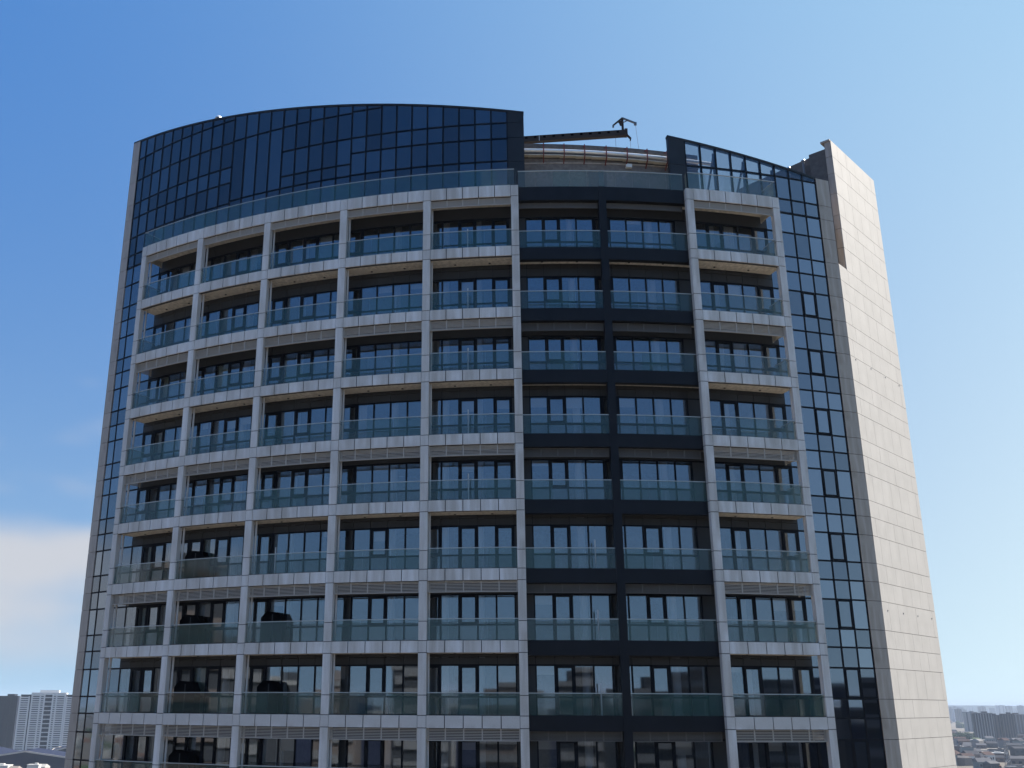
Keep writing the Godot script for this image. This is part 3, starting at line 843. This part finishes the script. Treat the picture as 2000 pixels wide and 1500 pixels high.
func build_white_tower() -> void:
	var w := 84.0; var h := 95.0
	var o := thing("apartment_block", "white gridded high-rise beyond the dark sheds, left of the tower", "building", Vector3(-622, 0, -1664), deg_to_rad(14.0))
	var st := begin(); box(st, Vector3(0, h / 2 - 2, -12), Vector3(w - 1, h - 4, 24)); put(o, "wall", st, "tower_dark")
	var rows := 29
	for i in rows:
		var y := 2.0 + (h - 4.0) * i / (rows - 1)
		for s in [[-0.5, -0.33], [-0.31, -0.075], [0.075, 0.29], [0.31, 0.47]]:
			if y > h * 0.93 and (s[0] < -0.4 or s[0] > 0.3): continue
			st = begin(); box(st, Vector3(w * (s[0] + s[1]) / 2, y, 0.4), Vector3(w * (s[1] - s[0]), (h - 4.0) / rows * 0.58, 1.6)); put(o, "floor_band", st, "tower_white")
		if i % 2 == 0:
			st = begin(); box(st, Vector3(0, y, 0.3), Vector3(w * 0.16, 1.3, 1.2)); put(o, "bay_band", st, "tower_white")
	for x in [-0.5, -0.345, -0.295, -0.15, -0.075, 0.075, 0.14, 0.29, 0.32, 0.46]:
		var top := h - 3.0 if absf(x) < 0.31 else h * 0.93
		st = begin(); box(st, Vector3(w * x, top / 2, 0.5), Vector3(2.2, top, 2.0)); put(o, "pier", st, "tower_white")
	st = begin(); box(st, Vector3(w * 0.485, h * 0.46, -12), Vector3(2.6, h * 0.92, 26)); put(o, "end_wall", st, "tower_white")
	st = begin(); box(st, Vector3(0, h + 0.5, -10), Vector3(w * 0.34, 4.5, 14)); put(o, "roof_house", st, "tower_white")
	st = begin(); box(st, Vector3(0, h - 2.2, -12), Vector3(w * 0.62, 2.5, 25)); put(o, "parapet", st, "tower_white")

func build_shed(label: String, x: float, z: float, w: float, deep: float, eave: float, ridge: float, turn: float) -> void:
	var o := thing("industrial_shed", label, "shed", Vector3(x, 0, -z), turn)
	var st := begin()
	var f := [Vector3(-w / 2, 0, 0), Vector3(w / 2, 0, 0), Vector3(w / 2, eave, 0), Vector3(0, ridge, 0), Vector3(-w / 2, eave, 0)]
	for zz in [0.0, -deep]:
		var n := Vector3(0, 0, 1 if zz == 0.0 else -1); var d := Vector3(0, 0, zz)
		quad(st, f[0] + d, f[1] + d, f[2] + d, f[4] + d, n)
		var t := [f[4] + d, f[2] + d, f[3] + d]
		if (t[1] - t[0]).cross(t[2] - t[0]).dot(n) > 0: t.reverse()
		for v in t:
			st.set_normal(n); st.add_vertex(v)
	for s in [-1.0, 1.0]:
		quad(st, Vector3(s * w / 2, 0, 0), Vector3(s * w / 2, eave, 0), Vector3(s * w / 2, eave, -deep), Vector3(s * w / 2, 0, -deep), Vector3(s, 0, 0))
	put(o, "wall", st, "shed_blue")
	for s in [-1.0, 1.0]:
		var a := Vector3(0, ridge + 0.6, 1.2); var b := Vector3(s * (w / 2 + 1.5), eave + 0.2, 1.2); var d := Vector3(0, 0, -deep - 2.4)
		st = begin(); hexa(st, [a - Vector3(0, 1.6, 0), b - Vector3(0, 1.6, 0), b - Vector3(0, 1.6, 0) + d, a - Vector3(0, 1.6, 0) + d, a, b, b + d, a + d])
		put(o, "roof", st, "shed_blue")
		st = begin(); bar(st, a + Vector3(0, -0.4, 0.4), b + Vector3(0, -0.4, 0.4), 0.8, 1.7); put(o, "verge", st, "shed_trim")
		st = begin(); bar(st, b + Vector3(0, 0, 0.4), b + d, 0.8, 1.2); put(o, "gutter", st, "shed_trim")
	for i in 3:
		st = begin(); box(st, Vector3(w * (-0.06 + 0.12 * i), eave * 0.42, 0.2), Vector3(w * 0.06, 0.8, 0.4)); put(o, "window", st, "low_grey")

func build_tree(x: float, z: float, h: float, label: String) -> void:
	var o := thing("street_tree", label, "tree", Vector3(x, 0, -z), 0.0, "trees in the city below")
	var st := begin(); tube(st, [Vector3.ZERO, Vector3(0.2, h * 0.5, 0), Vector3(0, h * 0.75, 0.2)], h * 0.025, 6); put(o, "trunk", st, "bark")
	st = begin()
	var s := RandomNumberGenerator.new(); s.seed = int(x * 13 + z)
	for i in 220:
		var d := Vector3(s.randfn(), s.randfn() * 0.75, s.randfn()).limit_length(1.9) * h * 0.21 + Vector3(0, h * 0.66, 0)
		var u := Vector3(s.randfn(), s.randfn(), s.randfn()).normalized(); var v := u.cross(Vector3(s.randfn(), s.randfn(), s.randfn())).normalized()
		var k := h * 0.075
		quad(st, d - u * k, d + v * k, d + u * k, d - v * k, u.cross(v))
	put(o, "crown", st, "foliage")

func low_house(x: float, z: float, w: float, d: float, h: float, turn: float, m: String, rm: String, gable: bool, label: String, group: String) -> void:
	var o := thing("low_building", label, "building", Vector3(x, 0, -z), turn, group)
	var st := begin(); box(st, Vector3(0, h / 2, 0), Vector3(w, h, d)); put(o, "wall", st, m)
	st = begin()
	if gable:
		var e := [Vector3(-w / 2 - 0.5, h, -d / 2 - 0.5), Vector3(w / 2 + 0.5, h, -d / 2 - 0.5), Vector3(w / 2 + 0.5, h, d / 2 + 0.5), Vector3(-w / 2 - 0.5, h, d / 2 + 0.5)]
		hexa(st, e + [Vector3(-w / 2, h + d * 0.28, -0.1), Vector3(w / 2, h + d * 0.28, -0.1), Vector3(w / 2, h + d * 0.28, 0.1), Vector3(-w / 2, h + d * 0.28, 0.1)])
	else:
		box(st, Vector3(0, h + 0.3, 0), Vector3(w + 0.6, 0.6, d + 0.6)); box(st, Vector3(w * 0.2, h + 1.3, 0), Vector3(w * 0.25, 1.5, d * 0.3))
	put(o, "roof", st, rm)
	for i in 3:
		st = begin(); box(st, Vector3(w * (i - 1) * 0.3, h * 0.55, d / 2 + 0.05), Vector3(w * 0.14, h * 0.3, 0.3)); put(o, "window", st, "tower_dark")

func build_city() -> void:
	var g := PlaneMesh.new(); g.size = Vector2(60000, 60000)
	var ground := add(self, "ground", g, "ground"); ground.set_meta("kind", "structure")
	# hills on the skyline all round
	var st := begin(); var n := FastNoiseLite.new(); n.seed = 3; n.frequency = 0.05
	for i in 240:
		var q := []
		for k in [i, i + 1]:
			var a: float = TAU * (k % 240) / 240.0
			var hh := 95.0 + n.get_noise_2d(cos(a) * 80, sin(a) * 80) * 90.0
			q.append([Vector3(sin(a) * 14000, -1, cos(a) * 14000), Vector3(sin(a) * 15500, hh, cos(a) * 15500), Vector3(sin(a) * 18500, -1, cos(a) * 18500)])
		quad(st, q[0][0], q[1][0], q[1][1], q[0][1], Vector3(-sin(TAU * i / 240.0), 1.0, -cos(TAU * i / 240.0)).normalized())
		quad(st, q[0][1], q[1][1], q[1][2], q[0][2], Vector3(sin(TAU * i / 240.0), 1.0, cos(TAU * i / 240.0)).normalized())
	put(self, "hills", st, "hill").set_meta("kind", "structure")

	# left of the tower
	build_white_tower()
	block("dark blue slab block at the left edge of the picture", -742, -703, 1742, 88, 40, "tower_dark", "tower_dark", 0, 5, 0.1)
	block("narrow dark block with pale edge between the slab block and white high-rise", -706, -690, 1800, 84, 30, "block_dark", "block_grey", 0, 2, 0.1)
	build_shed("dark blue gabled hall with light roof edge, nearest the tower", -482, 1237, 104, 90, 17, 24.5, 0.2)
	build_shed("dark blue hall with pale sloping eave at the left edge", -590, 1310, 110, 80, 16, 27, 0.05)
	build_shed("dark hall seen between the gabled hall and the tower", -470, 1420, 90, 80, 18, 28, 0.3)
	low_house(-474, 1135, 34, 18, 15, 0.1, "low_white", "low_white", false, "long white flat-roofed building in the lower left corner", "")
	low_house(-437, 1150, 12, 10, 15, 0.1, "low_white", "low_white", false, "small white rooftop house beside the long white building", "")

	# right of the tower, near to far
	block("dark slab block on the right skyline, nearest the stone flank", 1243, 1283, 2463, 65, 22, "block_dark", "block_grey", 0, 7, -0.25)
	block("grey-brown block between two darker slab blocks on the right", 1300, 1330, 2520, 60, 20, "block_brown", "block_dark", 0, 4, -0.3)
	block("dark slab block with curved roof line farther right", 1326, 1354, 2500, 63, 20, "block_dark", "block_brown", 0, 5, -0.3)
	block("brownish slab block at the right edge of the picture", 1430, 1475, 2680, 61, 20, "block_brown", "block_grey", 0, 6, -0.3)
	block("light grey slab block beside the dark slab blocks", 1781, 1822, 3593, 62, 26, "block_grey", "block_dark", 0, 3, -0.2)
	block("hazy pale high-rise touching the stone flank on the skyline", 3081, 3107, 6411, 72, 26, "block_grey", "block_pale", 0, 3)
	block("hazy high-rise with white stepped edge on the skyline", 2892, 2919, 5970, 68, 26, "block_pale", "tower_white", 0, 2)
	block("hazy purple-grey high-rise on the skyline", 2772, 2799, 5678, 68, 26, "block_brown", "block_dark", 0, 3)
	block("hazy pale grey block on the skyline left of the slab blocks", 3438, 3470, 6970, 62, 26, "block_grey", "block_pale", 0, 3)
	block("long pale block on the far right skyline", 5262, 5407, 9971, 66, 40, "block_pale", "block_grey", 0, 6)
	block("pale block at the right end of the far skyline", 5467, 5620, 10060, 64, 40, "block_pale", "block_grey", 0, 6)
	block("low pale block on the far skyline behind dark slab block", 5788, 5883, 11217, 58, 40, "block_pale", "block_grey", 0, 4)
	low_house(849, 1756, 14, 16, 17, -0.3, "low_brick", "roof_grey", false, "purple-brown house beside the foot of the stone flank", "")
	low_house(832, 1689, 17, 16, 18, -0.3, "low_teal", "roof_grey", false, "grey-green flat-roofed house near the stone flank", "")
	low_house(847, 1690, 12, 14, 12, -0.3, "low_grey", "roof_grey", true, "small grey gabled house right of the grey-green house", "")
	low_house(840, 1628, 36, 20, 12, -0.35, "low_brick", "low_white", false, "dark house with a broad white roof in the lower right", "")
	var py := thing("lattice_mast", "dark lattice mast standing in front of the low houses, lower right", "mast", Vector3(733, 0, -1385))
	for k in [[-3, -3], [3, -3], [3, 3], [-3, 3]]:
		st = begin(); bar(st, Vector3(k[0], 0, k[1]), Vector3(k[0] * 0.35, 36, k[1] * 0.35), 0.7, 0.7); put(py, "leg", st, "steel")
	for i in 7:
		st = begin(); var t := 1.0 - 0.65 * i / 7.0
		for k in [-1, 1]:
			bar(st, Vector3(-3 * t, i * 5.0, 3 * t * k), Vector3(3 * t, i * 5.0 + 4.0, 3 * t * k), 0.45, 0.45)
			bar(st, Vector3(3 * t * k, i * 5.0, -3 * t), Vector3(3 * t * k, i * 5.0 + 4.0, 3 * t), 0.45, 0.45)
		put(py, "brace", st, "low_white" if i % 2 == 0 else "steel")

	var s := RandomNumberGenerator.new(); s.seed = 77
	for i in 26:
		var d := s.randf_range(2440, 2760)
		build_tree(d * 0.5 + s.randf_range(-60, 30), d, s.randf_range(13, 20), "tree in the green patch between the low houses and the grey slab block")
	# the low quarter that fills the corner on the right, and a little beside it
	var walls := [["low_grey", "grey"], ["low_brick", "brick"], ["block_brown", "brown"], ["low_teal", "grey-green"], ["low_white", "white"], ["block_dark", "dark"]]
	var pitched := [["roof_red", "red"], ["roof_grey", "grey"], ["roof_dark", "dark"]]
	var flat := [["low_white", "white"], ["roof_grey", "grey"], ["roof_dark", "dark"]]
	var made := 0
	while made < 110:
		var d := s.randf_range(1330, 3000); var az := s.randf_range(24.2, 30.5)
		var x := d * tan(deg_to_rad(az))
		if d > 2430 and d < 2760 and az < 27.0: continue
		var gable := s.randf() < 0.45
		var wm: Array = walls[s.randi_range(0, 5)]; var rm: Array = (pitched if gable else flat)[s.randi_range(0, 2)]
		var zone := "nearest the bottom edge" if d < 1600 else ("midway" if d < 2100 else "farthest back")
		low_house(x, d, s.randf_range(12, 30), s.randf_range(10, 18), s.randf_range(6, 15), s.randf_range(-0.6, 0.6), wm[0], rm[0], gable, "low %s house with %s %s roof, lower right, %s in the quarter" % [wm[1], rm[1], "pitched" if gable else "flat", zone], "low houses of the quarter, lower right")
		made += 1
	# towers scattered along the far skyline
	for i in 16:
		var d := s.randf_range(7200, 11500); var az := 25.0 + 0.42 * i + s.randf_range(-0.12, 0.12)
		var x := d * tan(deg_to_rad(az)); var w := s.randf_range(22, 70)
		block("tiny hazy block breaking the far skyline at the right", x - w / 2, x + w / 2, d, s.randf_range(62, 96), 30, ["block_grey", "block_pale", "block_brown"][i % 3], "block_grey", 0, 2, 0.0, "tiny blocks on the far skyline")
	# the countless small roofs of the city all round, which no one could tell apart
	var cube := begin(); box(cube, Vector3(0, 0.5, 0), Vector3.ONE); hexa(cube, [Vector3(-0.5, 1.001, -0.5), Vector3(0.5, 1.001, -0.5), Vector3(0.5, 1.001, 0.5), Vector3(-0.5, 1.001, 0.5), Vector3(-0.4, 1.25, -0.05), Vector3(0.4, 1.25, -0.05), Vector3(0.4, 1.25, 0.05), Vector3(-0.4, 1.25, 0.05)])
	var mm := MultiMesh.new(); mm.transform_format = MultiMesh.TRANSFORM_3D; mm.use_colors = true; mm.mesh = cube.commit(); mm.instance_count = 9000
	var tints := [Vector3(0.20, 0.19, 0.18), Vector3(0.13, 0.12, 0.115), Vector3(0.24, 0.21, 0.185), Vector3(0.10, 0.105, 0.11), Vector3(0.34, 0.33, 0.31), Vector3(0.14, 0.085, 0.065), Vector3(0.06, 0.085, 0.045)]
	for i in 9000:
		var d := 130.0 + 7800.0 * pow(s.randf(), 1.6); var a := s.randf() * TAU
		var at := Vector3(sin(a) * d, 0, -cos(a) * d)
		if Vector2(at.x - AX, at.z - AZ).length() < 95.0 or at.z > -60.0 and absf(at.x) < 60.0 and at.z < 100.0: at += Vector3(0, 0, 260.0)
		var h := s.randf_range(5, 15) if d > 260.0 else s.randf_range(4, 9)
		mm.set_instance_transform(i, Transform3D(Basis(Vector3.UP, s.randf() * TAU).scaled_local(Vector3(s.randf_range(10, 30), h, s.randf_range(9, 18))), at))
		var t: Vector3 = tints[s.randi_range(0, 6)] * s.randf_range(0.75, 1.15)
		mm.set_instance_color(i, Color(t.x, t.y, t.z))
	var fabric := MultiMeshInstance3D.new(); fabric.name = "city_roofs"; fabric.multimesh = mm
	var fm := mat("city_roof", Vector3.ONE, 0.95, null, 1.0, 0.0, 0.12); fm.vertex_color_use_as_albedo = true
	fabric.material_override = fm
	add_child(fabric)
	fabric.set_meta("kind", "stuff"); fabric.set_meta("label", "countless small roofs of the city spreading to the horizon"); fabric.set_meta("category", "city")
	# buildings across the street behind the viewpoint: the lower windows mirror them
	var across := [[-150, -5, 46, 102, "block_dark", 90.0, "tallest dark"], [-205, 60, 50, 92, "block_dark", 120.0, "tall dark"], [-150, 130, 30, 84, "block_brown", 150.0, "slim brown"], [-95, 170, 40, 88, "block_dark", 160.0, "slate"], [-40, 210, 36, 80, "block_brown", 180.0, "brown"], [30, 190, 34, 84, "block_dark", 180.0, "dark"], [90, 160, 40, 80, "block_dark", 190.0, "low dark"], [150, 230, 44, 90, "block_brown", 200.0, "tall brown"], [225, 180, 40, 84, "block_dark", 215.0, "broad dark"], [240, 60, 40, 82, "block_dark", 250.0, "slim dark"]]
	for a in across:
		block("%s apartment block across the street, mirrored in the lower windows" % a[6], a[0] - a[2] / 2.0, a[0] + a[2] / 2.0, -a[1], a[3], 18, a[4], "block_brown" if a[3] > 95 else "low_grey", 16, 0, deg_to_rad(a[5]))
	# dark blocks added farther behind to hide bright ground from the lower windows' reflections
	for i in 30:
		var az := 95.0 + 6.0 * i + s.randf_range(-2, 2); var d := s.randf_range(280, 620); var w := s.randf_range(34, 70)
		block("added dark block behind the viewpoint, darkening the lower window reflections", d * sin(deg_to_rad(az)) - w / 2, d * sin(deg_to_rad(az)) + w / 2, d * cos(deg_to_rad(az)), s.randf_range(66, 84), 24, ["block_dark", "block_brown", "shed_blue"][i % 3], "block_grey", 12, 0, deg_to_rad(180.0 - az), "added dark blocks behind the viewpoint")

func _ready() -> void:
	rng.seed = 20
	set_view()
	make_materials()
	build_tower()
	build_roof_things()
	build_city()
